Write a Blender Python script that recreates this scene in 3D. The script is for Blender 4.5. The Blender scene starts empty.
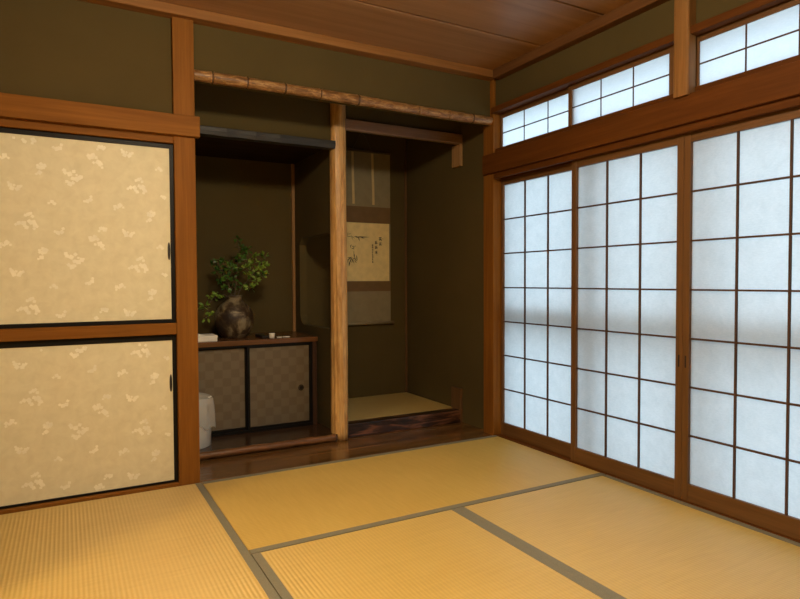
import bpy, bmesh, math, random
from mathutils import Vector as V, Matrix, Euler
random.seed(7)
C = bpy.context.scene.collection
PI = math.pi

# ------------------------------------------------------------------ materials
def _nt(name):
    m = bpy.data.materials.new(name); m.use_nodes = True
    nt = m.node_tree; b = nt.nodes['Principled BSDF']
    return m, nt, b
def N(nt, t, **kw):
    n = nt.nodes.new(t)
    for k, v in kw.items(): setattr(n, k, v)
    return n
def ramp(nt, stops):
    r = N(nt, 'ShaderNodeValToRGB'); e = r.color_ramp.elements
    while len(e) < len(stops): e.new(0.5)
    for i, (p, c) in enumerate(stops):
        e[i].position = p; e[i].color = (c[0], c[1], c[2], 1)
    return r
def coords(nt, scale, rnd=True, rot=(0, 0, 0)):
    tc = N(nt, 'ShaderNodeTexCoord'); mp = N(nt, 'ShaderNodeMapping')
    mp.inputs['Scale'].default_value = scale; mp.inputs['Rotation'].default_value = rot
    nt.links.new(tc.outputs['Object'], mp.inputs['Vector'])
    if rnd:
        oi = N(nt, 'ShaderNodeObjectInfo'); mu = N(nt, 'ShaderNodeMath', operation='MULTIPLY'); mu.inputs[1].default_value = 13.7
        nt.links.new(oi.outputs['Random'], mu.inputs[0])
        ad = N(nt, 'ShaderNodeVectorMath', operation='ADD')
        nt.links.new(mp.outputs[0], ad.inputs[0]); nt.links.new(mu.outputs[0], ad.inputs[1])
        return ad.outputs[0]
    return mp.outputs[0]
def noise(nt, vec, scale, detail=4, rough=.55, dist=0):
    n = N(nt, 'ShaderNodeTexNoise'); n.inputs['Scale'].default_value = scale
    n.inputs['Detail'].default_value = detail; n.inputs['Roughness'].default_value = rough; n.inputs['Distortion'].default_value = dist
    nt.links.new(vec, n.inputs['Vector']); return n
def bump(nt, b, h, strength=.2, dist=.002):
    bp = N(nt, 'ShaderNodeBump'); bp.inputs['Strength'].default_value = strength; bp.inputs['Distance'].default_value = dist
    nt.links.new(h, bp.inputs['Height']); nt.links.new(bp.outputs[0], b.inputs['Normal']); return bp
def plain(name, col, rough=.5, metal=0, spec=.5):
    m, nt, b = _nt(name)
    vec = coords(nt, (1, 1, 1)); n = noise(nt, vec, 18, 3)
    r = ramp(nt, [(.3, [c * .9 for c in col]), (.7, [min(1, c * 1.07) for c in col])])
    nt.links.new(n.outputs[0], r.inputs[0]); nt.links.new(r.outputs[0], b.inputs['Base Color'])
    b.inputs['Roughness'].default_value = rough; b.inputs['Metallic'].default_value = metal
    b.inputs['Specular IOR Level'].default_value = spec
    return m
def wood(name, dark, light, axis='z', rough=.45, grain=1.0, spec=.45, bumpy=.12, dist=.6, along=1.6):
    m, nt, b = _nt(name)
    s = [34.0 * grain] * 3; s['xyz'.index(axis)] = along * grain
    vec = coords(nt, s)
    n = noise(nt, vec, 1.0, 5, .6, dist)
    s2 = [160.0] * 3; s2['xyz'.index(axis)] = 5
    n2 = noise(nt, coords(nt, s2), 1.0, 2, .5)
    mx = N(nt, 'ShaderNodeMath', operation='MULTIPLY_ADD'); mx.inputs[1].default_value = .25
    nt.links.new(n2.outputs[0], mx.inputs[0])
    mm = N(nt, 'ShaderNodeMath', operation='MULTIPLY'); mm.inputs[1].default_value = .78
    nt.links.new(n.outputs[0], mm.inputs[0]); nt.links.new(mm.outputs[0], mx.inputs[2])
    r = ramp(nt, [(.3, dark), (.72, light)])
    nt.links.new(mx.outputs[0], r.inputs[0]); nt.links.new(r.outputs[0], b.inputs['Base Color'])
    b.inputs['Roughness'].default_value = rough; b.inputs['Specular IOR Level'].default_value = spec
    bump(nt, b, mx.outputs[0], bumpy, .001)
    return m

M = {}
for ax in 'xyz':
    M['post_' + ax] = wood('cedar_' + ax, (.155, .055, .0085), (.27, .109, .018), ax, rough=.6, spec=.1)
    M['dark_' + ax] = wood('aged_cedar_' + ax, (.078, .024, .0035), (.130, .044, .008), ax, rough=.6, spec=.1)
    M['pale_' + ax] = wood('pale_cedar_' + ax, (.27, .135, .050), (.44, .25, .105), ax)
for ax in 'yz': M['frame_' + ax] = wood('screen_frame_' + ax, (.105, .047, .015), (.175, .083, .028), ax, rough=.5, spec=.3)
M['lattice'] = wood('screen_lattice', (.060, .030, .016), (.105, .053, .028), 'z', rough=.6, spec=.2)
M['stub'] = wood('stub_wood', (.10, .048, .018), (.16, .082, .032), 'z', rough=.5, spec=.25)
M['tsuka'] = wood('strut_wood', (.13, .055, .013), (.34, .17, .055), 'z', grain=.45, rough=.55, spec=.2)
M['ceil'] = wood('ceiling_board', (.27, .135, .060), (.42, .235, .115), 'x', rough=.38, grain=.35, spec=.5, bumpy=.05)
M['mould'] = wood('ceiling_moulding', (.20, .085, .026), (.33, .155, .050), 'x', rough=.55, spec=.15)
M['mould_dim'] = wood('ceiling_moulding_dimmed', (.10, .042, .015), (.17, .075, .027), 'y', rough=.55, spec=.15)  # same moulding wood, dimness along the right wall put into a darker colour
M['pillar'] = wood('rippled_pillar', (.31, .14, .038), (.76, .47, .18), 'z', rough=.42, grain=1.15, bumpy=.9, dist=.5, along=5.5)
M['beam'] = wood('kamoi_beam', (.20, .115, .070), (.32, .195, .125), 'x', rough=.4)
M['board'] = wood('polished_board', (.030, .012, .0035), (.235, .112, .034), 'x', rough=.17, grain=.30, spec=.6, bumpy=.04, dist=2.0)
M['step'] = wood('step_board', (.030, .014, .007), (.075, .035, .016), 'x', rough=.22, grain=.5, spec=.6, bumpy=.04)
M['logedge'] = wood('log_edge', (.055, .022, .007), (.27, .115, .04), 'x', rough=.45, grain=.8, bumpy=.7, dist=2.2)
M['cabtop'] = wood('cabinet_top', (.10, .042, .016), (.19, .082, .03), 'x', rough=.25, spec=.6, bumpy=.04)
M['cabwood'] = wood('cabinet_wood', (.035, .014, .007), (.07, .03, .014), 'z', rough=.5)
M['niche_ceil'] = wood('niche_ceiling', (.030, .018, .009), (.05, .03, .015), 'x', rough=1, spec=0)
M['ebony'] = None
M['black'] = plain('black_lacquer', (.006, .005, .0045), .5, 0, .2)
M['adzed'] = wood('adzed_dark_wood', (.012, .011, .011), (.034, .031, .029), 'x', rough=.55, grain=1.4, spec=.5, bumpy=.5)
M['ringdark'] = plain('log_ring', (.075, .034, .012), .6)
M['pull'] = plain('bronze_pull', (.06, .045, .03), .35, .6)
M['pulldark'] = plain('pull_recess', (.006, .004, .003), .6)
M['slot'] = plain('slot_dark', (.02, .008, .003), .7)

# ebony sill: black streaks through red brown
m, nt, b = _nt('ebony_streaked')
v = coords(nt, (1.5, 6, 15), False); n = noise(nt, v, 1.5, 5, .6, 1.6)
r = ramp(nt, [(.38, (.008, .006, .006)), (.48, (.035, .016, .010)), (.57, (.15, .060, .032)), (.75, (.21, .09, .048))])
nt.links.new(n.outputs[0], r.inputs[0]); nt.links.new(r.outputs[0], b.inputs['Base Color']); b.inputs['Roughness'].default_value = .28
M['ebony'] = m

# bark-mottled log over the alcove
m, nt, b = _nt('mottled_log')
v = coords(nt, (11, 46, 46), False); n = noise(nt, v, 1.5, 6, .72, .5)
r = ramp(nt, [(.34, (.085, .036, .011)), (.50, (.25, .120, .040)), (.66, (.52, .31, .125))])
nt.links.new(n.outputs[0], r.inputs[0]); nt.links.new(r.outputs[0], b.inputs['Base Color']); b.inputs['Roughness'].default_value = .4
bump(nt, b, n.outputs[0], .2, .002); M['log'] = m

# olive sand plaster
def plaster(name, c):
    m, nt, b = _nt(name)
    v = coords(nt, (1, 1, 1), False)
    n = noise(nt, v, 2.2, 3); n2 = noise(nt, v, 420, 2)
    r = ramp(nt, [(.3, [x * .93 for x in c]), (.7, [x * 1.06 for x in c])])
    nt.links.new(n.outputs[0], r.inputs[0]); nt.links.new(r.outputs[0], b.inputs['Base Color'])
    b.inputs['Roughness'].default_value = .95; b.inputs['Specular IOR Level'].default_value = .15
    bump(nt, b, n2.outputs[0], .25, .001); return m
M['plaster'] = plaster('olive_plaster', (.091, .066, .024))
M['plain_plaster'] = plaster('plain_plaster', (.22, .17, .09))

# tatami: ribs run along local y
def tatami(name, dark, light, ribs=True):
    m, nt, b = _nt(name)
    tc = N(nt, 'ShaderNodeTexCoord')
    w = N(nt, 'ShaderNodeTexWave', wave_type='BANDS', bands_direction='X', wave_profile='SIN')
    w.inputs['Scale'].default_value = 1 / .0150 * .3183 * PI / PI * 1.0
    w.inputs['Scale'].default_value = (2 * PI / .0150) / 20.0
    w.inputs['Distortion'].default_value = 0
    nt.links.new(tc.outputs['Object'], w.inputs['Vector'])
    w2 = N(nt, 'ShaderNodeTexWave', wave_type='BANDS', bands_direction='Y', wave_profile='SIN')
    w2.inputs['Scale'].default_value = (2 * PI / .006) / 20.0; w2.inputs['Distortion'].default_value = 1.0
    w2.inputs['Detail'].default_value = 2
    nt.links.new(tc.outputs['Object'], w2.inputs['Vector'])
    v = coords(nt, (5, 60, 1)); n = noise(nt, v, 1.5, 4)
    v3 = coords(nt, (1, 1, 1)); n3 = noise(nt, v3, 3.0, 3)
    a = N(nt, 'ShaderNodeMath', operation='MULTIPLY_ADD'); a.inputs[1].default_value = .18
    nt.links.new(w.outputs['Fac'], a.inputs[0])
    c = N(nt, 'ShaderNodeMath', operation='MULTIPLY'); c.inputs[1].default_value = .45
    nt.links.new(n.outputs[0], c.inputs[0])
    d = N(nt, 'ShaderNodeMath', operation='MULTIPLY_ADD'); d.inputs[1].default_value = .3
    nt.links.new(n3.outputs[0], d.inputs[0]); nt.links.new(c.outputs[0], d.inputs[2])
    nt.links.new(d.outputs[0], a.inputs[2])
    r = ramp(nt, [(.22, dark), (.75, light)])
    nt.links.new(a.outputs[0], r.inputs[0]); nt.links.new(r.outputs[0], b.inputs['Base Color'])
    b.inputs['Roughness'].default_value = .46; b.inputs['Specular IOR Level'].default_value = 1.0
    b.inputs['Anisotropic'].default_value = .85
    tg = N(nt, 'ShaderNodeVectorTransform', vector_type='VECTOR', convert_from='OBJECT', convert_to='WORLD'); tg.inputs[0].default_value = (0, 1, 0)
    nt.links.new(tg.outputs[0], b.inputs['Tangent'])
    h = N(nt, 'ShaderNodeMath', operation='MULTIPLY_ADD'); h.inputs[1].default_value = .18
    nt.links.new(w2.outputs['Fac'], h.inputs[0]); nt.links.new(w.outputs['Fac'], h.inputs[2])
    bump(nt, b, h.outputs[0], .42, .0016)
    return m
M['tatami'] = tatami('tatami_straw', (.495, .318, .074), (.64, .446, .130))
M['goza'] = tatami('alcove_straw', (.42, .30, .10), (.54, .40, .14))
m, nt, b = _nt('border_cloth'); v = coords(nt, (400, 400, 400), False); n = noise(nt, v, 1, 2)
r = ramp(nt, [(.3, (.150, .135, .090)), (.7, (.21, .19, .132))]); nt.links.new(n.outputs[0], r.inputs[0])
nt.links.new(r.outputs[0], b.inputs['Base Color']); b.inputs['Roughness'].default_value = .7
bump(nt, b, n.outputs[0], .2, .001); M['heri'] = m

# sliding door paper
m, nt, b = _nt('fusuma_paper'); v = coords(nt, (1, 1, 1), False)
n = noise(nt, v, 20, 4, .6, .4)
r = ramp(nt, [(.30, (.69, .635, .43)), (.70, (.785, .735, .52))]); nt.links.new(n.outputs[0], r.inputs[0])
nt.links.new(r.outputs[0], b.inputs['Base Color']); b.inputs['Roughness'].default_value = .6; b.inputs['Specular IOR Level'].default_value = .35
M['fpaper'] = m
M['flower'] = plain('pale_flower_print', (.89, .85, .68), .5)

# checkered mica paper on the cabinet doors
m, nt, b = _nt('checkered_paper'); tc = N(nt, 'ShaderNodeTexCoord'); mp = N(nt, 'ShaderNodeMapping')
mp.inputs['Location'].default_value = (.004, 0.5, .012)
nt.links.new(tc.outputs['Object'], mp.inputs[0])
ck = N(nt, 'ShaderNodeTexChecker'); ck.inputs['Scale'].default_value = 1 / .0525
ck.inputs['Color1'].default_value = (.185, .150, .100, 1); ck.inputs['Color2'].default_value = (.158, .124, .080, 1)
nt.links.new(mp.outputs[0], ck.inputs['Vector']); nt.links.new(ck.outputs[0], b.inputs['Base Color'])
rr = N(nt, 'ShaderNodeMath', operation='MULTIPLY_ADD'); rr.inputs[1].default_value = .12; rr.inputs[2].default_value = .42
nt.links.new(ck.outputs['Fac'], rr.inputs[0]); nt.links.new(rr.outputs[0], b.inputs['Roughness']); b.inputs['Metallic'].default_value = .25
M['checker'] = m

# shoji paper: lets daylight through
def shoji_paper(name, c1, c2, mixf):
    m, nt, b = _nt(name); nt.nodes.remove(b); out = nt.nodes['Material Output']
    v = coords(nt, (1, 1, 1)); n = noise(nt, v, 14, 6, .65, .5); n2 = noise(nt, coords(nt, (1, 1, 3)), 60, 4, .7)
    ad = N(nt, 'ShaderNodeMath', operation='ADD'); nt.links.new(n.outputs[0], ad.inputs[0]); nt.links.new(n2.outputs[0], ad.inputs[1])
    r = ramp(nt, [(.38, c1), (.62, c2)])
    hm = N(nt, 'ShaderNodeMath', operation='MULTIPLY'); hm.inputs[1].default_value = .5
    nt.links.new(ad.outputs[0], hm.inputs[0]); nt.links.new(hm.outputs[0], r.inputs[0])
    tr = N(nt, 'ShaderNodeBsdfTranslucent'); df = N(nt, 'ShaderNodeBsdfDiffuse'); df.inputs[0].default_value = (.70, .70, .68, 1)
    nt.links.new(r.outputs[0], tr.inputs[0]); mx = N(nt, 'ShaderNodeMixShader'); mx.inputs[0].default_value = mixf
    nt.links.new(tr.outputs[0], mx.inputs[1]); nt.links.new(df.outputs[0], mx.inputs[2]); nt.links.new(mx.outputs[0], out.inputs[0])
    return m
M['shoji'] = shoji_paper('shoji_paper', (.555, .585, .585), (.69, .705, .70), .30)
M['shoji_bright'] = shoji_paper('transom_paper_brightened', (.84, .86, .86), (.92, .93, .925), .16)  # brighter copy of the shoji paper; the transoms' extra light is in its colour

# scroll
M['silk'] = plain('scroll_silk', (.26, .215, .125), .7)
M['brocade'] = plain('scroll_brocade', (.17, .098, .038), .65)
M['art'] = plain('scroll_paper', (.84, .68, .33), .8)
M['ink'] = plain('sumi_ink', (.075, .066, .045), .8)
M['strip'] = plain('scroll_strip', (.62, .46, .22), .6)
M['cord'] = plain('scroll_cord', (.10, .075, .045), .7)
# vase
m, nt, b = _nt('fired_clay'); v = coords(nt, (1, 1, 1), False); n = noise(nt, v, 9, 6, .65, .7); n2 = noise(nt, v, 60, 4, .7)
r = ramp(nt, [(.40, (.024, .012, .006)), (.50, (.065, .040, .020)), (.60, (.25, .20, .115))])
nt.links.new(n.outputs[0], r.inputs[0]); nt.links.new(r.outputs[0], b.inputs['Base Color']); b.inputs['Roughness'].default_value = .5
bump(nt, b, n2.outputs[0], .5, .004); M['clay'] = m
def leafmat(name, c1, c2):
    m, nt, b = _nt(name); v = coords(nt, (1, 1, 1), False); n = noise(nt, v, 26, 2)
    r = ramp(nt, [(.35, c1), (.65, c2)]); nt.links.new(n.outputs[0], r.inputs[0]); nt.links.new(r.outputs[0], b.inputs['Base Color'])
    b.inputs['Roughness'].default_value = .4; return m
M['leaf'] = leafmat('green_leaf', (.022, .075, .008), (.085, .19, .022))
M['leaf2'] = leafmat('pale_green_leaf', (.07, .17, .014), (.26, .38, .05))
M['twig'] = plain('twig_bark', (.09, .06, .03), .7)
M['white'] = plain('white_card', (.90, .86, .76), .6)
M['whiteplastic'] = plain('white_plastic', (.90, .88, .80), .35)
M['greyprint'] = plain('grey_print', (.30, .27, .22), .6)
M['darkcover'] = plain('dark_cover', (.018, .015, .012), .3)
m, nt, b = _nt('bag_film'); b.inputs['Base Color'].default_value = (.66, .63, .57, 1); b.inputs['Roughness'].default_value = .25
b.inputs['Transmission Weight'].default_value = .15; b.inputs['Alpha'].default_value = .55
v = coords(nt, (1, 1, 1), False); n = noise(nt, v, 30, 3); bump(nt, b, n.outputs[0], .6, .006); M['film'] = m
M['alu'] = plain('aluminium_frame', (.36, .35, .33), .4, .3)
M['ground'] = plain('garden_ground', (.33, .34, .33), .9)
def emis(name, col, s):
    m, nt, b = _nt(name); b.inputs['Base Color'].default_value = (.8, .8, .78, 1)
    b.inputs['Emission Color'].default_value = (*col, 1); b.inputs['Emission Strength'].default_value = s; return m
M['lamp'] = emis('lamp_diffuser', (1.0, .84, .58), 130)
M['lamp2'] = emis('next_room_lamp', (1.0, .70, .33), 1500)
M['lampcase'] = plain('lamp_case', (.6, .58, .52), .5)

# ------------------------------------------------------------------ mesh tools
class MB:
    def __init__(s, org=(0, 0, 0)): s.bm = bmesh.new(); s.o = V(org); s.mi = 0
    def _merge(s, t):
        for f in t.faces: f.material_index = s.mi
        me = bpy.data.meshes.new('t'); t.to_mesh(me); t.free(); s.bm.from_mesh(me); bpy.data.meshes.remove(me)
    def box(s, x0, x1, y0, y1, z0, z1, bev=.0, seg=1):
        t = bmesh.new(); bmesh.ops.create_cube(t, size=1)
        x0, x1 = sorted((x0, x1)); y0, y1 = sorted((y0, y1)); z0, z1 = sorted((z0, z1))
        for v in t.verts: v.co = V((x0 + (v.co.x + .5) * (x1 - x0), y0 + (v.co.y + .5) * (y1 - y0), z0 + (v.co.z + .5) * (z1 - z0)))
        if bev: bmesh.ops.bevel(t, geom=list(t.edges), offset=bev, segments=seg, affect='EDGES', profile=.5)
        s._merge(t); return s
    def quad(s, *p):
        t = bmesh.new(); t.faces.new([t.verts.new(q) for q in p]); s._merge(t); return s
    def poly(s, pts, d):
        # closed outline (list of points) extruded by vector d
        t = bmesh.new(); vs = [t.verts.new(p) for p in pts]; f = t.faces.new(vs)
        r = bmesh.ops.extrude_face_region(t, geom=[f])
        for e in r['geom']:
            if isinstance(e, bmesh.types.BMVert): e.co += V(d)
        bmesh.ops.recalc_face_normals(t, faces=t.faces); s._merge(t); return s
    def tube(s, pts, rad, n=8, cap=True):
        pts = [V(p) for p in pts]; t = bmesh.new(); rings = []
        if not hasattr(rad, '__len__'): rad = [rad] * len(pts)
        up = None
        for i, p in enumerate(pts):
            d = (pts[min(i + 1, len(pts) - 1)] - pts[max(i - 1, 0)]).normalized()
            if up is None: up = V((0, 0, 1)) if abs(d.z) < .9 else V((1, 0, 0))
            a = d.cross(up).normalized(); bb = a.cross(d).normalized(); up = bb
            rings.append([t.verts.new(p + (a * math.cos(2 * PI * k / n) + bb * math.sin(2 * PI * k / n)) * rad[i]) for k in range(n)])
        for i in range(len(rings) - 1):
            for k in range(n): t.faces.new((rings[i][k], rings[i][(k + 1) % n], rings[i + 1][(k + 1) % n], rings[i + 1][k]))
        if cap: t.faces.new(rings[0][::-1]); t.faces.new(rings[-1])
        bmesh.ops.recalc_face_normals(t, faces=t.faces); s._merge(t); return s
    def lathe(s, prof, c=(0, 0), n=32, fx=None):
        t = bmesh.new(); rings = []
        for i, (r, z) in enumerate(prof):
            ring = []
            for k in range(n):
                a = 2 * PI * k / n; q = fx(a, r, z) if fx else (r, z)
                ring.append(t.verts.new((c[0] + q[0] * math.cos(a), c[1] + q[0] * math.sin(a), q[1])))
            rings.append(ring)
        for i in range(len(rings) - 1):
            for k in range(n): t.faces.new((rings[i][k], rings[i][(k + 1) % n], rings[i + 1][(k + 1) % n], rings[i + 1][k]))
        if prof[0][0] > 1e-4: t.faces.new(rings[0][::-1])
        s._merge(t); return s
    def build(s, name, mats, parent=None, smooth=False, mod=None):
        for v in s.bm.verts: v.co -= s.o
        bmesh.ops.remove_doubles(s.bm, verts=s.bm.verts, dist=1e-6)
        me = bpy.data.meshes.new(name); s.bm.to_mesh(me); s.bm.free()
        for mt in (mats if isinstance(mats, (list, tuple)) else [mats]): me.materials.append(mt)
        if smooth:
            for p in me.polygons: p.use_smooth = True
        o = bpy.data.objects.new(name, me); C.objects.link(o)
        if parent: o.parent = parent
        else: o.location = s.o
        return o
def tag(o, label, cat, group=None):
    o['label'] = label; o['category'] = cat
    if group: o['group'] = group
    return o
def thing(name, loc, label, cat, group=None, rz=0):
    o = bpy.data.objects.new(name, None); C.objects.link(o); o.location = loc; o.rotation_euler = (0, 0, rz)
    o.empty_display_size = .05
    return tag(o, label, cat, group)
def struct(name, mb, mat, smooth=False):
    o = mb.build(name, mat, smooth=smooth); o['kind'] = 'structure'; return o
def copy_tree(o, parent=None):
    c = o.copy(); C.objects.link(c)
    if parent: c.parent = parent
    for ch in [k for k in bpy.data.objects if k.parent is o]: copy_tree(ch, c)
    return c

# ------------------------------------------------------------------ setting
YR = -3.66          # rear wall, behind the camera
XL = -1.84          # left wall
ZC = 2.318          # ceiling underside
struct('floor', MB().box(XL, 1.95, YR, 0.0, -.12, -.056), M['dark_x'])
# ceiling: boards with narrow gaps
cb = MB()
edges = [.02, -.484, -.93, -1.385, -1.84, -2.295, -2.75, -3.205, YR]
for a, b_ in zip(edges, edges[1:]):
    cb.box(XL, 1.86, b_ + .016, a, ZC, ZC + .02, .002)
cb.box(XL - .05, 1.95, YR - .05, 1.3, ZC + .02, ZC + .06)
struct('ceiling', cb, M['ceil'])
# mouldings under the ceiling
struct('trim_1', MB().box(XL, 1.82, -.038, .05, 2.272, ZC, .003), M['mould'])
struct('trim_2', MB().box(1.785, 1.87, YR, -.038, 2.262, ZC, .003), M['mould_dim'])
# upper wall over the closet, and the strip of wall over the alcove
struct('wall_back', MB().box(XL, -.107, .028, .09, 1.80, 2.30).box(-.008, 1.82, .034, .085, 2.0, 2.30), M['plaster'])
# left post, corner post
struct('trim_3', MB().box(-.107, -.008, 0, .10, -.06, ZC, .003, 2), M['post_z'])
struct('trim_4', MB().box(1.82, 1.925, .0, .105, -.06, ZC, .004, 2), M['post_z'])
# closet rails: long beam, door head, middle rail, threshold
struct('trim_5', MB().box(XL, .012, -.022, .02, 1.706, 1.805, .003, 2), M['post_x'])
struct('trim_6', MB().box(XL, -.107, .006, .10, 1.670, 1.708, .002), M['post_x'])
struct('trim_7', MB().box(XL, -.107, .004, .10, .745, .800, .002), M['post_x'])
struct('trim_8', MB().box(XL, -.107, .000, .10, -.06, .013, .002), M['post_x'])
# closet carcass behind the doors
struct('wall_closet', MB().box(XL, -.05, .80, .84, -.06, 2.3).box(XL, -.107, .10, .80, .765, .785), M['plain_plaster'])
# right wall: long beam, door head, sill, transom rails, upper plaster
struct('trim_9', MB().box(1.80, 1.846, YR, .09, 1.682, 1.806, .003, 2), M['dark_y'])
struct('trim_10', MB().box(1.82, 1.842, YR, -.0, 1.647, 1.690, .002).box(1.842, 1.882, YR, -.0, 1.655, 1.69).box(1.878, 1.884, YR, 0, 1.647, 1.66).box(1.882, 1.96, YR, -.0, 1.655, 1.69), M['dark_y'])
struct('trim_11', MB().box(1.8355, 1.96, YR, -.0, -.06, .003, .001), M['dark_y'])
struct('trim_12', MB().box(1.835, 1.96, YR, -.0, 1.69, 1.838, .001), M['dark_y'])
struct('trim_13', MB().box(1.800, 1.842, YR, -.0, 2.058, 2.093, .002).box(1.842, 1.96, YR, -.0, 2.062, 2.093), M['dark_y'])
struct('wall_right', MB().box(1.838, 1.93, YR, -.0, 2.09, 2.31), M['plaster'])
# short strut between beam and ceiling
st = MB()
pts = []
for k in range(24):
    a = 2 * PI * k / 24; ca, sa = math.cos(a), math.sin(a)
    pts.append((1.815 + .030 * math.copysign(abs(ca) ** .3, ca), -1.359 + .038 * math.copysign(abs(sa) ** .3, sa), 1.8))
st.poly(pts, (0, 0, ZC - 1.80))
for (yy, zz) in ((-1.332, 2.16), (-1.358, 1.868), (-1.352, 1.872)):
    st.lathe([(.010, 0), (.008, .003), (.0001, .005)], n=10)
    for v in st.bm.verts:
        if abs(v.co.x) < .05 and abs(v.co.z) < .05: v.co = V((1.787 - v.co.z * .8, yy + v.co.y * .6, zz + v.co.x * .6))
struct('trim_14', st, M['tsuka'])
struct('trim_15', MB().box(1.85, 1.90, -1.308, -1.380, 1.83, 2.1), M['dark_y'])
# walls out of view: left wall with a doorway to the next room, rear wall, right wall beyond the doors
lw = MB().box(XL - .08, XL, -1.56, .10, -.06, 2.35).box(XL - .08, XL, YR, -1.56, 1.80, 2.35).box(XL - .08, XL, YR, -3.45, -.06, 1.8)
struct('wall_left', lw, M['plain_plaster'])
struct('wall_rear', MB().box(XL - .1, 1.96, YR - .06, YR, -.06, 2.35), M['plain_plaster'])
struct('wall_far_right', MB().box(1.84, 1.93, YR, -2.675, -.06, 2.1), M['plaster'])
# next room
nr = MB().box(-4.9, XL - .08, -4.4, -4.34, -.1, 2.4).box(-4.9, XL - .08, -.4, -.34, -.1, 2.4).box(-4.9, -4.84, -4.4, -.34, -.1, 2.4)
nr.box(-4.9, XL - .08, -4.4, -.34, 2.4, 2.46).box(-4.9, XL - .02, -4.4, -.34, -.12, -.01).box(XL - .08, XL - .02, -4.4, YR, -.1, 2.4)
struct('wall_next_room', nr, M['plain_plaster'])

# alcove shell
# right wall / back wall / divider / left wall / ceilings / floors
struct('wall_alcove_right', MB().box(1.86, 1.92, .10, 1.26, -.06, ZC), M['plaster'])
struct('wall_alcove_back', MB().box(-.10, 1.92, 1.20, 1.26, -.06, ZC), M['plaster'])
struct('wall_alcove_left', MB().box(-.10, -.03, .10, 1.26, -.06, ZC), M['plaster'])
# divider with the window opening (rounded lower back corner)
dv = MB()
x0, x1 = .910, .962
ya, yb, za, zb, r_ = .50, 1.088, .690, 1.312, .085
outer = [(.47, -.06), (1.20, -.06), (1.20, 2.3), (.47, 2.3)]
t = bmesh.new()
inner = [(ya, zb), (ya, za)] + [(yb - r_ + r_ * math.sin(a), za + r_ - r_ * math.cos(a)) for a in [k * PI / 16 for k in range(9)]] + [(yb - .03, zb), ]
inner = [(ya, zb), (ya, za)] + [(yb - r_ + r_ * math.sin(k * PI / 16), za + r_ - r_ * math.cos(k * PI / 16)) for k in range(9)] + [(yb, zb - .05), (yb - .05, zb)]
def loop(pts, x): return [t.verts.new((x, p[0], p[1])) for p in pts]
faces = []
for x in (x0, x1):
    o_ = loop(outer, x); i_ = loop(inner, x)
    es = [t.edges.new((o_[k], o_[(k + 1) % 4])) for k in range(4)] + [t.edges.new((i_[k], i_[(k + 1) % len(i_)])) for k in range(len(i_))]
    bmesh.ops.triangle_fill(t, use_beauty=True, edges=es)
    faces.append((o_, i_))
for a, b_ in zip(faces[0], faces[1]):
    for k in range(len(a)): t.faces.new((a[k], a[(k + 1) % len(a)], b_[(k + 1) % len(a)], b_[k]))
bmesh.ops.recalc_face_normals(t, faces=t.faces); dv._merge(t)
struct('wall_divider', dv, M['plaster'])
# hanging wall pieces over the niche lintel and over the alcove beam
struct('wall_over_niche', MB().box(-.03, .90, .425, .475, 1.85, 2.3), M['plaster'])
struct('wall_over_alcove', MB().box(.96, 1.86, .425, .475, 1.98, 2.3), M['plaster'])
struct('ceiling_niche', MB().box(-.03, .91, .475, 1.2, 1.862, 1.885), M['niche_ceil'])
struct('floor_alcove', MB().box(-.03, 1.90, .40, 1.2, -.10, 0.0).box(.958, 1.86, .49, 1.2, 0, .074), M['dark_x'])
# thin corner beads
struct('trim_16', MB().box(.888, .910, 1.182, 1.2, .63, 1.862, .002), M['pale_z'])
struct('trim_17', MB().box(1.845, 1.86, 1.185, 1.2, .095, ZC, .002), M['stub'])

# outside: ground, eave, glazed door frames standing beyond the paper doors
struct('floor_outside', MB().box(1.96, 9, -9, 6, -.45, -.40), M['ground'])
struct('ceiling_eave', MB().box(1.93, 2.35, -3.9, 1.0, 2.50, 2.55), M['alu'])
wf = MB()
wx0, wx1 = 2.00, 2.04
wf.box(wx0 - .03, wx1, -3.4, .1, .738, .838).box(wx0, wx1, -3.4, .1, -.06, .02).box(wx0 - .05, wx1, -3.4, .1, 2.055, 2.3)
for y, h_ in ((.03, .03), (-.76, .055), (-1.41, .04), (-2.2, .03), (-3.2, .03)): wf.box(wx0 - .04, wx1, y - h_, y + h_, -.06, 1.72)
struct('window_1', wf, M['alu'])

# ------------------------------------------------------------------ tatami mats
MW, ML, MT = .9095, 1.819, .055
def mat_proto():
    root = thing('tatami_mat', (0, 0, 0), '', 'tatami mat', 'tatami mats')
    bd = MB().box(-MW / 2 + .0004, MW / 2 - .0004, -ML / 2, ML / 2, -MT, 0, .0012)
    bd.build('straw_mat', M['tatami'], root)
    for s in (-1, 1):
        e = s * MW / 2; h = MB()
        h.box(e - s * .032, e - s * .0001, -ML / 2 + .0002, ML / 2 - .0002, -MT + .001, .0014, .0006)
        h.build('cloth_border', M['heri'], root)
    return root
mat0 = mat_proto()
def place_mat(x, y, rz, label, sx=1, sy=1, first=[True]):
    if first[0]: o = mat0; first[0] = False
    else: o = copy_tree(mat0)
    o.location = (x, y, 0); o.rotation_euler = (0, 0, rz); o.scale = (sx, sy, 1); o['label'] = label; o['category'] = 'tatami mat'; o['group'] = 'tatami mats'
place_mat(.9170, -.457, PI / 2, 'straw tatami mat lying lengthwise against the dark boards of the alcove', 1, 1.0078)
place_mat(-.457, -.9155, 0, 'golden tatami mat on the floor directly before the patterned closet doors')
place_mat(.455, -1.827, 0, 'tatami mat in the middle of the floor, its short end against the alcove mat')
place_mat(1.3725, -1.827, 0, 'tatami mat alongside the paper screen doors, grey cloth borders on its long sides', 1.0165)
place_mat(-1.37, -.9155, 0, 'tatami mat beside the left wall, next to the mat before the closet')
place_mat(-.912, -2.285, PI / 2, 'tatami mat crosswise behind the mat before the closet')
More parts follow.
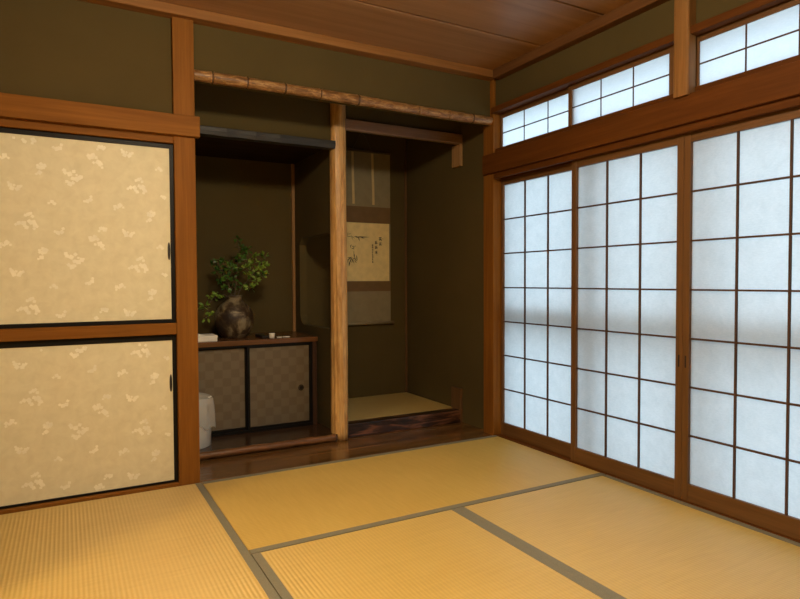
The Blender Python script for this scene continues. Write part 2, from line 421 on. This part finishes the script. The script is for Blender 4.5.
place_mat(-.912, -3.198, PI / 2, 'tatami mat crosswise along the rear wall')
place_mat(.9095, -3.198, PI / 2, 'tatami mat crosswise in the rear right corner')

# ------------------------------------------------------------------ closet sliding doors
# blossom print: petals (across, down, radius) of one repeat of the pattern; the repeat is a half drop
PETALS = [(235,88,12),(250,80,10),(215,98,10),(262,100,10),(150,167,9),(172,155,13),(203,152,15),(222,180,12),(210,170,10),(240,135,12),(268,138,15),(278,158,14),(290,165,10),(272,182,9),(250,150,8),
 (665,200,13),(672,215,12),(697,190,14),(718,205,11),(690,208,12),(735,235,17),(700,243,9),(755,245,12),(762,268,9),(745,255,9),
 (487,330,12),(495,345,12),(525,350,16),(555,328,12),(548,378,13),(575,380,16),(600,362,15),(612,355,8),(505,405,11),(527,418,16),(548,408,11),(575,350,8),
 (108,470,8),(118,485,13),(130,505,14),(145,483,8),(165,505,13),(175,490,12),(190,482,9),
 (50,310,12),(48,330,8),(70,315,9),(88,295,15),(82,305,10),(112,308,8),
 (415,185,9),(437,192,14),(462,183,13),(472,158,10),
 (305,325,9),(328,312,11),(350,320,13),(325,338,14),(345,335,10),(318,372,14),(296,385,8),(305,340,8),
 (730,145,8),(745,125,13),(772,130,14),(782,122,9),(765,118,8),
 (628,525,9),(650,522,13),(672,508,13),(676,486,9),
 (375,572,8),(398,558,12),(415,570,11)]
def flowers(mb, xa, za, X0, X1, Z0, Z1, y):
    mb.mi = 1; n = 0
    for ci in range(-3, 4):
        for cj in range(-4, 5):
            for (u, v, r) in PETALS:
                px = xa + ci * .450 + (u - 220) * .00056; pz = za + cj * .375 + (ci % 2) * .186 - (v + .085 * (u - 220) - 140) * .00065
                R_ = r * .00076
                if not (X0 + .012 < px < X1 - .012 and Z0 + .012 < pz < Z1 - .012): continue
                n += 1; yy = y - .00004 * (n % 9); rot = n * 1.3
                mb.quad(*[(px + R_ * (.9 + .13 * math.cos(4 * a + rot)) * math.cos(a), yy, pz + R_ * (.9 + .13 * math.cos(4 * a + rot)) * math.sin(a)) for a in [2 * PI * q / 18 for q in range(18)]])
    mb.mi = 0
def fusuma(x0, x1, z0, z1, y, top, bot, side, anchor, label, pull):
    root = thing('sliding_closet_door', ((x0 + x1) / 2, y, z0), label, 'sliding door', 'patterned closet doors')
    o = root.location
    p = MB(o).box(x0 + .01, x1 - .01, y, y + .014, z0 + .004, z1 - .004)
    flowers(p, anchor[0], anchor[1], x0 + side, x1 - side, z0 + bot, z1 - top, y - .0003)
    p.build('paper_panel', [M['fpaper'], M['flower']], root)
    f = MB(o)
    f.box(x0, x0 + side, y - .004, y + .018, z0, z1, .0015).box(x1 - side, x1, y - .004, y + .018, z0, z1, .0015)
    f.box(x0 + side, x1 - side, y - .004, y + .018, z0, z0 + bot, .0015).box(x0 + side, x1 - side, y - .004, y + .018, z1 - top, z1, .0015)
    f.build('lacquer_frame', M['black'], root)
    px, pz = pull
    ring = MB(o); n = 20
    def oval(rx, rz, y_): return [(px + rx * math.cos(2 * PI * k / n), y_, pz + rz * math.copysign(abs(math.sin(2 * PI * k / n)) ** .8, math.sin(2 * PI * k / n))) for k in range(n)]
    ring.poly(oval(.0062, .043, y - .004), (0, .005, 0))
    h = ring.build('door_pull', M['pull'], root)
    MB(o).poly(oval(.0036, .036, y - .0044), (0, .002, 0)).build('recess', M['pulldark'], h)
    return root
YF = .028
fusuma(-.985, -.104, .800, 1.670, YF, .024, .019, .022, (-.723, 1.268 - .375), 'upper sliding closet door of cream paper with pale blossom print, right above the middle rail', (-.134, 1.150))
fusuma(-.985, -.104, .013, .745, YF, .030, .012, .022, (-.720, .487), 'lower sliding closet door of cream blossom paper, standing on the floor rail under the middle rail', (-.135, .505))
fusuma(XL + .01, -.955, .800, 1.670, YF + .026, .024, .019, .022, (-.9, 1.1), 'upper sliding closet door, rear one nearest the left wall', (-1.80, 1.150))
fusuma(XL + .01, -.955, .013, .745, YF + .026, .030, .012, .022, (-.9, .45), 'lower sliding closet door, rear one nearest the left wall', (-1.80, .505))

# ------------------------------------------------------------------ paper screen doors (right wall)
def shoji(name, x, y0, w, z0, z1, bot, top, stile, cols, rows, mut, th, label, cat, group, pull=None, zmid=None):
    """panel from y0 towards -y, face at x"""
    root = thing(name, (x, y0 - w / 2, z0), label, cat, group); o = root.location
    y1 = y0 - w
    MB(o).box(x, x + th, y0 - stile, y0, z0, z1, .0012).build('stile', M['frame_z'], root)
    MB(o).box(x, x + th, y1, y1 + stile, z0, z1, .0012).build('stile', M['frame_z'], root)
    MB(o).box(x + .002, x + th - .002, y1 + stile, y0 - stile, z1 - top, z1, .001).build('top_rail', M['frame_y'], root)
    MB(o).box(x + .002, x + th - .002, y1 + stile, y0 - stile, z0, z0 + bot, .001).build('bottom_rail', M['frame_y'], root)
    xp = x + th - .011
    la = MB(o); iy0, iy1 = y0 - stile, y1 + stile; iz0, iz1 = z0 + bot, z1 - top
    for k in range(1, cols):
        yc = iy0 + (iy1 - iy0) * k / cols; la.box(x + .005, xp - .001, yc - mut / 2, yc + mut / 2, iz0, iz1, .0006)
    for k in range(1, rows):
        zc = iz0 + (iz1 - iz0) * k / rows; la.box(x + .0055, xp - .001, iy1, iy0, zc - mut / 2, zc + mut / 2, .0006)
    la.build('lattice', M['lattice'], root)
    pp = MB(o)
    pp.quad((xp, iy0 + .004, iz0 - .004), (xp, iy1 - .004, iz0 - .004), (xp, iy1 - .004, iz1 + .004), (xp, iy0 + .004, iz1 + .004))
    pp.build('paper', M['shoji'] if cat == 'sliding door' else M['shoji_bright'], root)
    if pull is not None:
        ys = y0 - stile / 2 if pull < 0 else y1 + stile / 2
        MB(o).box(x - .0008, x + .006, ys - .0052, ys + .0052, .603, .660, .002).build('finger_slot', M['slot'], root)
    return root
G = 'paper screen doors'
ZB, ZT = .003, 1.655
BH, TH_ = .078, .046
shoji('paper_screen_door', 1.880, -.0005, .646, ZB, ZT, BH, TH_, .020, 3, 7, .008, .027, 'paper screen door next to the corner post of the alcove, set back in the outer track', 'sliding door', G)
shoji('paper_screen_door', 1.850, -.650, .685, ZB, ZT, BH, TH_, .034, 3, 7, .008, .028, 'middle paper screen door with a finger slot, between the corner screen and the meeting stiles', 'sliding door', G, 1)
shoji('paper_screen_door', 1.850, -1.3365, .693, ZB, ZT, BH, TH_, .031, 3, 7, .008, .028, 'largest, nearest paper screen door, cut by the right edge of the photo', 'sliding door', G, -1)
shoji('paper_screen_door', 1.880, -2.01, .66, ZB, ZT, BH, TH_, .030, 3, 7, .008, .027, 'paper screen door furthest from the alcove, in the outer track', 'sliding door', G)
G = 'transom screens'
TZ0, TZ1 = 1.830, 2.064
shoji('transom_screen', 1.872, -.0005, .660, TZ0, TZ1, .012, .030, .020, 3, 2, .007, .020, 'small transom screen above the long beam, nearest the alcove corner', 'transom window', G)
shoji('transom_screen', 1.850, -.622, .656, TZ0, TZ1, .012, .030, .024, 3, 2, .007, .020, 'small transom screen whose edge meets the knotted strut, on its alcove side', 'transom window', G)
shoji('transom_screen', 1.850, -1.380, .660, TZ0, TZ1, .012, .030, .022, 3, 2, .007, .020, 'small transom screen on the near side of the knotted strut, at the top right', 'transom window', G)
shoji('transom_screen', 1.872, -2.035, .640, TZ0, TZ1, .012, .030, .022, 3, 2, .007, .020, 'small transom screen furthest from the alcove corner', 'transom window', G)

# ------------------------------------------------------------------ alcove woodwork
tag(MB((.93, .2, 0)).box(-.008, 1.86, .002, .40, -.05, 0.0, .001).build('alcove_floorboard', M['board']), 'dark polished floorboard running in front of the alcove, flush with the mats', 'floorboard')
# the log over the opening
RINGS = (.085, .26, .46, .66, .885, 1.28, 1.495, 1.675)
lg = MB((.9, .03, 2.020)); pts = []; rad = []
for i in range(461):
    x = -.008 + (1.82 + .008) * i / 460
    r0 = .0272 + .0010 * math.sin(x * 9)
    node = min(abs(x - q) for q in RINGS)
    if node < .012: r0 += .0018
    if node < .004: r0 -= .0050
    pts.append((x, .03 + .002 * math.sin(x * 5), 2.020 + .003 * math.sin(x * 3.3))); rad.append(r0)
lg.tube(pts, rad, 20)
for f_ in lg.bm.faces:
    if min(abs(f_.calc_center_median().x - q) for q in RINGS) < .0042: f_.material_index = 1
tag(lg.build('log_lintel', [M['log'], M['ringdark']], smooth=True), 'mottled brown ringed log spanning the top of the alcove opening', 'lintel')
# rippled round pillar
pl = MB((.93, .425, 0)); pr = random.Random(3)
ph = [(pr.uniform(0, 6), pr.randint(5, 13), pr.uniform(.5, 2.2)) for _ in range(5)]
def pf(a, r, z):
    return (r + sum(.0009 * math.sin(n_ * a + p_ + z * f_ * 2) for p_, n_, f_ in ph) - .004 * z / 2.3, z)
pl.lathe([(.053, i * ZC / 60) for i in range(61)] + [(.0001, ZC)], (.93, .425), 48, pf)
tag(pl.build('alcove_pillar', M['pillar'], smooth=True), 'pale rippled round log pillar standing between niche and scroll alcove', 'pillar')
# adzed dark lintel over the niche
ad = MB((.45, .4, 1.84)); xs = [-.03, .235, .40, .545, .895]
for i, (a, b_) in enumerate(zip(xs, xs[1:])):
    t = bmesh.new(); n = 10; rows = []
    for k in range(n + 1):
        u = k / n; x = a + (b_ - a) * u; hol = .007 * math.sin(PI * u)
        rows.append([t.verts.new(p) for p in ((x, .376 + hol * .6, 1.864 - hol * .3), (x, .374 + hol, 1.842), (x, .382 + hol * .4, 1.818 + hol * .5), (x, .44, 1.818), (x, .44, 1.866), (x, .385, 1.867))])
    for k in range(n):
        for j in range(6): t.faces.new((rows[k][j], rows[k][(j + 1) % 6], rows[k + 1][(j + 1) % 6], rows[k + 1][j]))
    t.faces.new(rows[0][::-1]); t.faces.new(rows[-1]); bmesh.ops.recalc_face_normals(t, faces=t.faces); ad._merge(t)
tag(ad.build('niche_lintel', M['adzed']), 'black hand-hewn lintel with scooped facets over the cabinet niche', 'lintel')
# planed beam over the scroll alcove + post stubs on the wall
tag(MB((1.4, .42, 1.98)).box(.965, 1.86, .395, .435, 1.950, 2.016, .003).build('alcove_beam', M['beam']), 'planed brown beam between round pillar and wall above the scroll alcove', 'beam')
tag(MB((1.845, .46, 1.87)).box(1.838, 1.862, .398, .50, 1.800, 1.950, .002).build('post_stub', M['pale_z']), 'short wooden post end hanging under the alcove beam on the wall', 'post stub')
tag(MB((1.845, .46, .12)).box(1.842, 1.862, .402, .52, .0, .238, .002).build('post_stub', M['stub']), 'short wooden post end rising from the floorboard at the end of the ebony sill', 'post stub')
# ebony sill and straw mat of the alcove
tag(MB((1.4, .44, .04)).box(.970, 1.842, .400, .49, .0, .088, .004, 2).build('alcove_sill', M['ebony']), 'black and red-brown streaked ebony sill along the front of the scroll alcove', 'sill')
gz = thing('alcove_mat', (1.41, .845, .074), 'thin straw mat covering the raised floor of the scroll alcove', 'mat')
MB(gz.location).box(.964, 1.858, .492, 1.198, .074, .086, .001).build('straw_mat', M['goza'], gz)
# niche step board with log edge
sb = thing('niche_step_board', (.43, .8, 0), 'low dark glossy board under the cabinet with a rounded log front edge', 'step board')
MB(sb.location).box(-.03, .908, .385, 1.198, .0, .042, .001).build('board', M['step'], sb)
le = MB(sb.location); pts = []; rad = []
for i in range(71):
    x = -.03 + .912 * i / 70; pts.append((x, .383, .0235 + .0008 * math.sin(x * 21))); rad.append(.0215 + .0012 * math.sin(x * 37) + .0008 * math.sin(x * 90))
le.tube(pts, rad, 16); le.build('log_edge', M['logedge'], sb, smooth=True)

# ------------------------------------------------------------------ low cabinet in the niche
YC = .690
cab = thing('low_cabinet', (.43, .94, .042), 'low built-in cabinet with two checkered grey sliding doors and a brown top', 'cabinet')
o = cab.location
MB(o).box(-.028, .888, YC - .006, 1.196, .600, .632, .003, 2).build('top_board', M['cabtop'], cab)
MB(o).box(.852, .882, YC, 1.19, .042, .600, .002).build('side_panel', M['cabwood'], cab)
MB(o).box(-.028, -.010, YC, 1.19, .042, .600, .002).build('side_panel', M['cabwood'], cab)
MB(o).box(-.01, .852, YC + .002, YC + .06, .0425, .060, .001).build('bottom_rail', M['black'], cab)
MB(o).box(-.01, .852, YC + .002, YC + .06, .588, .6, .001).build('top_rail', M['black'], cab)
MB(o).box(-.01, .852, 1.15, 1.19, .06, .588).build('back_panel', M['cabwood'], cab)
def cdoor(x0, x1, y, pull, lb):
    d = MB(o).box(x0 + .004, x1 - .004, y, y + .01, .062, .588).build('door', M['checker'], cab)
    f = MB(o); s = .017
    f.box(x0, x0 + s, y - .003, y + .014, .06, .590, .001).box(x1 - s - .008, x1, y - .003, y + .014, .06, .590, .001)
    f.box(x0 + s, x1 - s, y - .003, y + .014, .06, .076, .001).box(x0 + s, x1 - s, y - .003, y + .014, .578, .590, .001)
    f.build('door_frame', M['black'], d)
    if pull:
        k = MB(o)
        k.lathe([(.0185, 0), (.0200, .002), (.018, .0045), (.0145, .0045), (.013, .002), (.0001, .002)], n=24)
        for v in k.bm.verts: v.co = V((pull[0] + v.co.x, y - v.co.z, pull[1] + v.co.y))
        k.build('door_pull', M['pull'], d)
        q = MB(o); q.lathe([(.0001, 0), (.009, 0), (.009, .001), (.0001, .0015)], n=12)
        for v in q.bm.verts: v.co = V((pull[0] + .001 + v.co.x, y - .0022 - v.co.z, pull[1] + v.co.y))
        q.build('door_pull', M['pulldark'], d)
    return d
cdoor(.416, .852, YC + .008, (.772, .299), '')
cdoor(-.010, .430, YC + .030, None, '')

# ------------------------------------------------------------------ vase with branches
VX, VY, VZ = .388, .90, .632
vz = MB((VX, VY, VZ))
prof = [(.066, .0), (.072, .003), (.092, .028), (.112, .062), (.1225, .100), (.1245, .130), (.119, .165), (.103, .197), (.080, .222), (.060, .238), (.051, .250), (.0485, .262), (.052, .274), (.054, .278), (.050, .279), (.044, .272), (.041, .255), (.045, .235), (.06, .21), (.0001, .20)]
def vf(a, r, z): return (r * (1 + .018 * math.sin(2 * a + 1) + .008 * math.sin(5 * a + z * 20)), VZ + z)
vz.lathe(prof, (VX, VY), 40, vf)
tag(vz.build('clay_vase', M['clay'], smooth=True), 'squat round brown clay vase with mottled tan side on the cabinet top', 'vase')

def leaf(mb, c, d, L, W):
    d = d.normalized(); a = d.cross(V((random.uniform(-1, 1), random.uniform(-1, 1), random.uniform(-.3, 1)))).normalized(); nrm = a.cross(d)
    t = bmesh.new(); mid = []; lf = []; rt = []
    for u, w in ((0, .04), (.25, .75), (.5, 1), (.75, .7), (1, .02)):
        p = c + d * (L * u) - nrm * (L * .22 * u * u); mid.append(t.verts.new(p))
        lf.append(t.verts.new(p + a * (W * w / 2) + nrm * (W * .12 * w))); rt.append(t.verts.new(p - a * (W * w / 2) + nrm * (W * .12 * w)))
    for k in range(4):
        t.faces.new((mid[k], mid[k + 1], lf[k + 1], lf[k])); t.faces.new((rt[k], rt[k + 1], mid[k + 1], mid[k]))
    mb._merge(t)
def branch(name, label, main, clusters, lm, size=.030, nleaf=(8, 12)):
    """main: polyline of the stem; clusters: (x, y, z) leaf tufts, each on a twig off the nearest main point below it"""
    root = thing(name, main[0], label, 'branch', 'leafy branches in the vase'); o = root.location
    sm = MB(o); P = [V(p) for p in main]
    fine = []
    for a, b_ in zip(P, P[1:]):
        for k in range(5): fine.append(a.lerp(b_, k / 5))
    fine.append(P[-1])
    sm.tube(fine, [.0042 * (1 - .6 * i / len(fine)) for i in range(len(fine))], 7)
    lv = MB(o)
    for c in clusters:
        c = V(c)
        cand = [q for q in fine if q.z < c.z + .03] or fine
        q = min(cand, key=lambda q: (q - c).length + .25 * max(0, .06 - (c.z - q.z)))
        if (q - c).length > .01:
            mid = q.lerp(c, .5) + V((random.uniform(-.008, .008), random.uniform(-.008, .008), -.006))
            sm.tube([q, mid, c], [.0022, .0018, .0013], 5)
        for k in range(random.randint(*nleaf)):
            d = V((random.gauss(0, 1), random.gauss(0, 1) - .25, random.gauss(.25, .7)))
            L = size * random.uniform(.75, 1.2)
            leaf(lv, c + d.normalized() * random.uniform(.002, .020), d, L, L * .60)
    sm.build('stem', M['twig'], root); lv.build('leaves', lm, root)
    return root
def px(u, v, y):     # a spot in the niche at depth y
    k = (y - .9); s = (y + 3.0927) / 3.9927
    f = (.3900 + (u - 234) * .00607, y, .7570 + (319 - v) * .00640 + (u - 234) * .0002)
    return V((-.5776 + (f[0] + .5776) * s, y, .9993 + (f[2] - .9993) * s))
top = V((VX, VY, VZ + .25))
J = lambda: random.uniform(-.05, .05)
def cl(lst, y=.9): return [px(u, v, y + J()) for u, v in lst]
branch('leafy_branch', 'tallest leafy branch, rising straight up from the mouth of the clay vase', [top, px(236, 285, .90), px(237, 268, .91), px(240, 250, .90), px(238.5, 239, .90)],
       cl([(238.7, 238.5), (245, 249), (241, 247), (247.8, 248.5), (237, 259), (230, 262.5), (241, 256), (234, 277), (229, 276), (238, 270), (232, 268), (244, 254)]), M['leaf'])
branch('leafy_branch', 'leafy branch leaning towards the round pillar, brightest pale green leaves', [top + V((.012, 0, 0)), px(243, 286, .88), px(252, 277, .87), px(262, 268, .86), px(268, 256, .86)],
       cl([(248.3, 264), (251.8, 262.5), (257.4, 256), (268, 255.5), (263, 262.5), (268.5, 266), (260.8, 267.6), (264.2, 275), (254, 275), (249.5, 275.5), (258, 282), (266, 274), (251.8, 288), (258, 275), (246, 266)], .87), M['leaf2'])
branch('leafy_branch', 'leafy branch leaning towards the closet post, dark leaves above the vase', [top + V((-.012, 0, .0)), px(229, 286, .90), px(224, 274, .91), px(218, 262, .90), px(213, 261, .89)],
       cl([(217.7, 259.5), (213, 263), (221.7, 259), (224.5, 269), (220, 268), (218.8, 278), (222, 280.6), (228, 280), (225.6, 288), (232.5, 287), (245, 287), (226, 274), (216, 270)], .93), M['leaf'])
branch('leafy_branch', 'low leafy sprig drooping over the shoulder of the vase towards the closet post', [top + V((-.02, -.01, .0)), px(224, 294, .82), px(214.5, 295, .79), px(207, 302, .77), px(206, 314, .76)],
       cl([(214.5, 295.5), (203.5, 304), (203, 307), (208.5, 311), (205.5, 316), (211, 296), (217, 293)], .78), M['leaf2'], .028, (6, 9))

# ------------------------------------------------------------------ small things on and by the cabinet
wb = MB((.12, .78, .632)); wb.box(-.01, .238, .712, .86, .632, .668, .002); wb.box(-.012, .240, .710, .862, .654, .669, .002)
tag(wb.build('flat_box', M['white']), 'flat white cardboard box on the cabinet top beside the closet post', 'box')
fc = MB((.1, .78, .669))
fc.poly([(.02 + .150 * u, .73, .6695 + .020 * math.sin(PI * min(1, u * .62 + .38)) ** 1) for u in [k / 10 for k in range(11)]] + [(.17, .73, .6692), (.02, .73, .6692)], (0, .10, 0))
tag(fc.build('folded_cloth', M['white']), 'folded white cloth lying on top of the flat white box', 'cloth')
bk = MB((.56, .80, .632)); bk.box(.525, .585, .735, .90, .632, .650, .003)
tag(bk.build('black_case', M['darkcover']), 'small black flat case on the cabinet top between the vase and the white cup', 'case')
cup = MB((.590, .735, .632)); cup.lathe([(.014, .632), (.0165, .634), (.0195, .658), (.0200, .664), (.0185, .664), (.0165, .640), (.0001, .637)], (.590, .735), 24)
tag(cup.build('small_cup', M['whiteplastic'], smooth=True), 'tiny white cup at the front edge of the cabinet top', 'cup')
d1 = MB((.64, .73, .632)); d1.lathe([(.0001, .632), (.014, .632), (.019, .637), (.017, .639), (.010, .635), (.0001, .634)], (.640, .735), 20)
tag(d1.build('small_dish', M['whiteplastic'], smooth=True), 'tiny white dish just beside the white cup on the cabinet', 'dish')
pn = MB((.69, .73, .632)); pn.tube([(.664, .742, .636), (.70, .738, .636), (.712, .737, .636)], [.0038, .0038, .002], 10)
tag(pn.build('white_stick', M['whiteplastic'], smooth=True), 'short white stick lying beside the tiny dish, end of the row on the cabinet', 'stick')

# waste bin with bag
BX, BY, BZ = .064, .545, .042
bn = thing('waste_bin', (BX, BY, BZ), 'white plastic waste bin with a clear bag folded over its rim, beside the closet post', 'waste bin')
def sq(a, r, z, off=0):
    c, s = abs(math.cos(a - .65)), abs(math.sin(a - .65)); k = (c ** 4 + s ** 4) ** (-.25)
    return (r * (1 + (k - 1) * .55), z)
bd = MB(bn.location); bd.lathe([(.080, .042), (.083, .044), (.089, .318), (.092, .325), (.089, .327), (.084, .318), (.072, .05), (.0001, .05)], (BX, BY), 40, sq)
bd.build('bin_body', M['whiteplastic'], bn, smooth=True)
gr = MB(bn.location)
gr.lathe([(.0125, 0), (.0135, .0015), (.0115, .003), (.0095, .0015)], n=16)
an = -.72
for v in gr.bm.verts:
    p = v.co.copy(); rr = .0955 + p.z
    v.co = V((BX + rr * math.cos(an) - p.x * math.sin(an), BY + rr * math.sin(an) + p.x * math.cos(an), .268 + p.y))
gr.build('grip_hole', M['greyprint'], bn, smooth=True)
bg = MB(bn.location); rb = random.Random(5)
pr_ = [(.078, .26), (.084, .318), (.090, .333), (.097, .328), (.0985, .29), (.0985, .24), (.0985, .20), (.099, .165)]
wv = [(rb.uniform(0, 6), rb.randint(3, 11)) for _ in range(5)]
def bf(a, r, z):
    w = sum(math.sin(n_ * a + p_) for p_, n_ in wv)
    k = max(0, (.33 - z) / .16) if r > .095 else 0
    q = sq(a, r, z); side = max(0, math.cos(a - .15)) ** 6
    return (q[0] + max(-.004, .0030 * w) * min(1, k * 1.6 + .15 * (r > .095)) + .010 * k * side, z + .016 * k * math.sin(3 * a + 1) * (z < .3) + .010 * k * math.sin(8 * a) * (z < .25) - .030 * k * side + .006 * math.sin(2 * a - .6) * (z > .3))
bg.lathe(pr_, (BX, BY), 96, bf)
ob = bg.build('bag_liner', M['film'], bn, smooth=True)

# ------------------------------------------------------------------ hanging scroll
SX0, SX1, SY = 1.214, 1.706, 1.184
sc = thing('hanging_scroll', ((SX0 + SX1) / 2, SY, 2.0), 'hanging scroll with ink painting and brush writing on the alcove wall', 'hanging scroll')
o = sc.location; T = .002
MB(o).box(SX0, SX1, SY, SY + T, .668, 2.006).build('silk_mount', M['silk'], sc)
MB(o).box(SX0, SX1, SY - .0012, SY, 1.455, 1.582).build('brocade_band', M['brocade'], sc)
MB(o).box(SX0, SX1, SY - .0012, SY, .920, 1.000).build('brocade_band', M['brocade'], sc)
for xc in (1.376, 1.546):
    s_ = MB(o); n = 14
    for k in range(n):
        z_a = 2.0 - (2.0 - 1.598) * k / n; z_b = 2.0 - (2.0 - 1.598) * (k + 1) / n
        dx = lambda z: .006 * math.sin((2 - z) * 8 + xc * 3) * (2 - z) * 2
        y_ = lambda z: SY - .004 - .010 * abs(math.sin((2 - z) * 6))
        s_.quad((xc - .010 + dx(z_a), y_(z_a), z_a), (xc + .010 + dx(z_a), y_(z_a), z_a), (xc + .010 + dx(z_b), y_(z_b), z_b), (xc - .010 + dx(z_b), y_(z_b), z_b))
    s_.build('hanging_strip', M['strip'], sc)
MB(o).tube([(SX0 - .004, SY - .002, 2.010), (SX1 + .004, SY - .002, 2.010)], .007, 12).build('top_rod', M['cord'], sc)
rl = MB(o); rl.tube([(SX0 - .002, SY - .008, .668), (SX1 + .002, SY - .008, .668)], .0115, 14); rl.build('roller', M['silk'], sc, smooth=True)
for a, b_ in ((SX0 - .022, SX0 - .002), (SX1 + .002, SX1 + .022)):
    MB(o).tube([(a, SY - .008, .668), (b_, SY - .008, .668)], .0125, 14).build('roller_knob', M['brocade'], sc, smooth=True)
cd = MB(o); cd.tube([(1.376, SY - .004, 2.014), (1.44, SY - .004, 2.135), (1.46, SY - .004, 2.150), (1.48, SY - .004, 2.135), (1.546, SY - .004, 2.014)], .0022, 6)
cd.tube([(1.33, SY - .006, 2.022), (1.376, SY - .008, 2.02), (1.46, SY - .01, 2.016), (1.546, SY - .008, 2.018)], .004, 6)
cd.build('cord', M['cord'], sc)
hk = MB((1.46, 1.19, 2.15)); hk.tube([(1.46, 1.2, 2.152), (1.46, SY - .010, 2.146), (1.46, SY - .014, 2.156)], .0025, 6)
tag(hk.build('scroll_hook', M['pull']), 'small metal hook in the alcove wall holding the scroll cord', 'hook')
# brush marks
ik = MB(o).box(SX0 + .012, SX1 - .012, SY - .0016, SY, 1.000, 1.455); ik.mi = 1; yk = SY - .0020; ri = random.Random(21)
def U(u, v): return (1.317 + (u - 346) * .00872, 1.455 - (v - 223.3) * .00785)
def stroke(p, q, w, taper=True):
    (a, b_), (c, d) = p, q; dx, dz = c - a, d - b_; L = math.hypot(dx, dz) or 1e-6; nx, nz = -dz / L, dx / L; L_ = []; R_ = []
    for u, ww in ((0, .35), (.3, 1), (.65, .8), (1, .12 if taper else .7)):
        L_.append((a + dx * u + nx * w * ww / 2, yk, b_ + dz * u + nz * w * ww / 2)); R_.append((a + dx * u - nx * w * ww / 2, yk, b_ + dz * u - nz * w * ww / 2))
    ik.quad(*(L_ + R_[::-1]))
# sprays of leaves in the ink painting
for p, q, w_ in (((128,158),(190,172),5),((150,160),(265,160),7),((140,152),(165,170),6),((165,165),(182,200),6),((190,165),(225,172),6),((100,150),(140,180),3),((75,120),(70,165),3),((70,160),(105,160),4),((80,140),(100,130),3),((105,155),(118,190),3),
  ((95,240),(100,265),5),((95,240),(110,235),4),((110,250),(130,245),5),((105,270),(130,262),5),((125,250),(125,280),4),((140,240),(132,255),3),
  ((125,290),(128,345),4),((128,318),(130,350),9),((105,345),(70,375),7),((110,350),(85,395),8),((100,370),(78,415),8),((118,360),(105,400),8),((75,360),(70,400),6),((130,355),(160,385),7),((150,330),(155,365),6),((140,350),(115,365),6),((130,370),(150,400),6),((90,400),(80,428),6),((95,350),(68,350),5),((160,370),(145,350),5),((120,375),(128,405),6),
  ((40,130),(66,150),6),((30,160),(64,158),7),((20,340),(60,372),8),((35,390),(62,370),8),((30,250),(56,262),6)):
    stroke(U(340 + p[0] / 9.22, 220 + p[1] / 9.22), U(340 + q[0] / 9.22, 220 + q[1] / 9.22), w_ * .0011)
# columns of brush characters
def glyph(u, v, s):
    c = U(u, v)
    for k in range(ri.choice((2, 3))):
        z = c[1] + s * (.35 - .35 * k); stroke((c[0] - s * .42, z - s * .03), (c[0] + s * ri.uniform(.25, .45), z + s * .04), s * .21, False)
    x = c[0] + s * ri.uniform(-.12, .12); stroke((x, c[1] + s * .48), (x - s * ri.uniform(0, .1), c[1] - s * .45), s * .20, False)
    if ri.random() < .75: stroke((c[0] - s * .05, c[1]), (c[0] - s * .42, c[1] - s * .42), s * .18)
    if ri.random() < .75: stroke((c[0] + s * .05, c[1]), (c[0] + s * .42, c[1] - s * .42), s * .20)
for v, z_ in ((239, .034), (244, .027)): glyph(380.2, v, z_)
glyph(382.6, 238.8, .008)
for v in (242.5, 247.5, 252.5): glyph(375.9, v, .028)
glyph(376.6, 255, .007)
for v in (245.3, 247.6, 250, 252.4, 254.8, 257.2, 259.6, 262): glyph(372.3, v, .0165)
ik.build('ink_painting', [M['art'], M['ink']], sc)

# ------------------------------------------------------------------ lamps (out of the frame)
def ceiling_lamp(x, y, z, r, mt, label):
    root = thing('ceiling_lamp', (x, y, z), label, 'ceiling lamp'); o = root.location
    d = MB(o); d.lathe([(.0001, z - .20), (r * .6, z - .19), (r * .93, z - .155), (r, z - .12), (r * .93, z - .085), (r * .6, z - .055), (.0001, z - .045)], (x, y), 32); d.build('diffuser', mt, root)
    MB(o).lathe([(r * .3, z - .05), (r * .3, z), (.0001, z)], (x, y), 24).build('lamp_base', M['lampcase'], root)
ceiling_lamp(.05, -1.86, ZC, .19, M['lamp'], 'round lit ceiling lamp under the middle of the room ceiling')
ceiling_lamp(-2.90, -2.32, 2.395, .065, M['lamp2'], 'small lit lamp in the next room seen through the left doorway')

# ------------------------------------------------------------------ sky
w = bpy.data.worlds.new('sky'); bpy.context.scene.world = w; w.use_nodes = True
bgn = w.node_tree.nodes['Background']; bgn.inputs[0].default_value = (.68, .90, 1.08, 1); bgn.inputs[1].default_value = 2.68

# ------------------------------------------------------------------ camera
cam = bpy.data.cameras.new('camera'); co = bpy.data.objects.new('camera', cam); C.objects.link(co)
F = 603.42; cam.sensor_fit = 'HORIZONTAL'; cam.sensor_width = 36; cam.lens = F / 800 * 36; cam.clip_start = .02
yaw, pitch, roll = math.radians(28.98945), math.radians(-1.75229), math.radians(-.26672)
f = V((math.sin(yaw) * math.cos(pitch), math.cos(yaw) * math.cos(pitch), math.sin(pitch)))
r0 = V((math.cos(yaw), -math.sin(yaw), 0)); u0 = r0.cross(f)
r1 = r0 * math.cos(roll) + u0 * math.sin(roll); u1 = -r0 * math.sin(roll) + u0 * math.cos(roll)
co.matrix_world = Matrix(((r1.x, u1.x, -f.x, -.57764), (r1.y, u1.y, -f.y, -3.09274), (r1.z, u1.z, -f.z, .99931), (0, 0, 0, 1)))
S_ = bpy.context.scene; S_.camera = co
S_.view_settings.view_transform = 'Standard'; S_.view_settings.look = 'None'; S_.view_settings.gamma = 1; S_.view_settings.exposure = 0
S_.cycles.max_bounces = 10; S_.cycles.diffuse_bounces = 6; S_.cycles.caustics_reflective = False; S_.cycles.caustics_refractive = False
S_.cycles.sample_clamp_indirect = 6
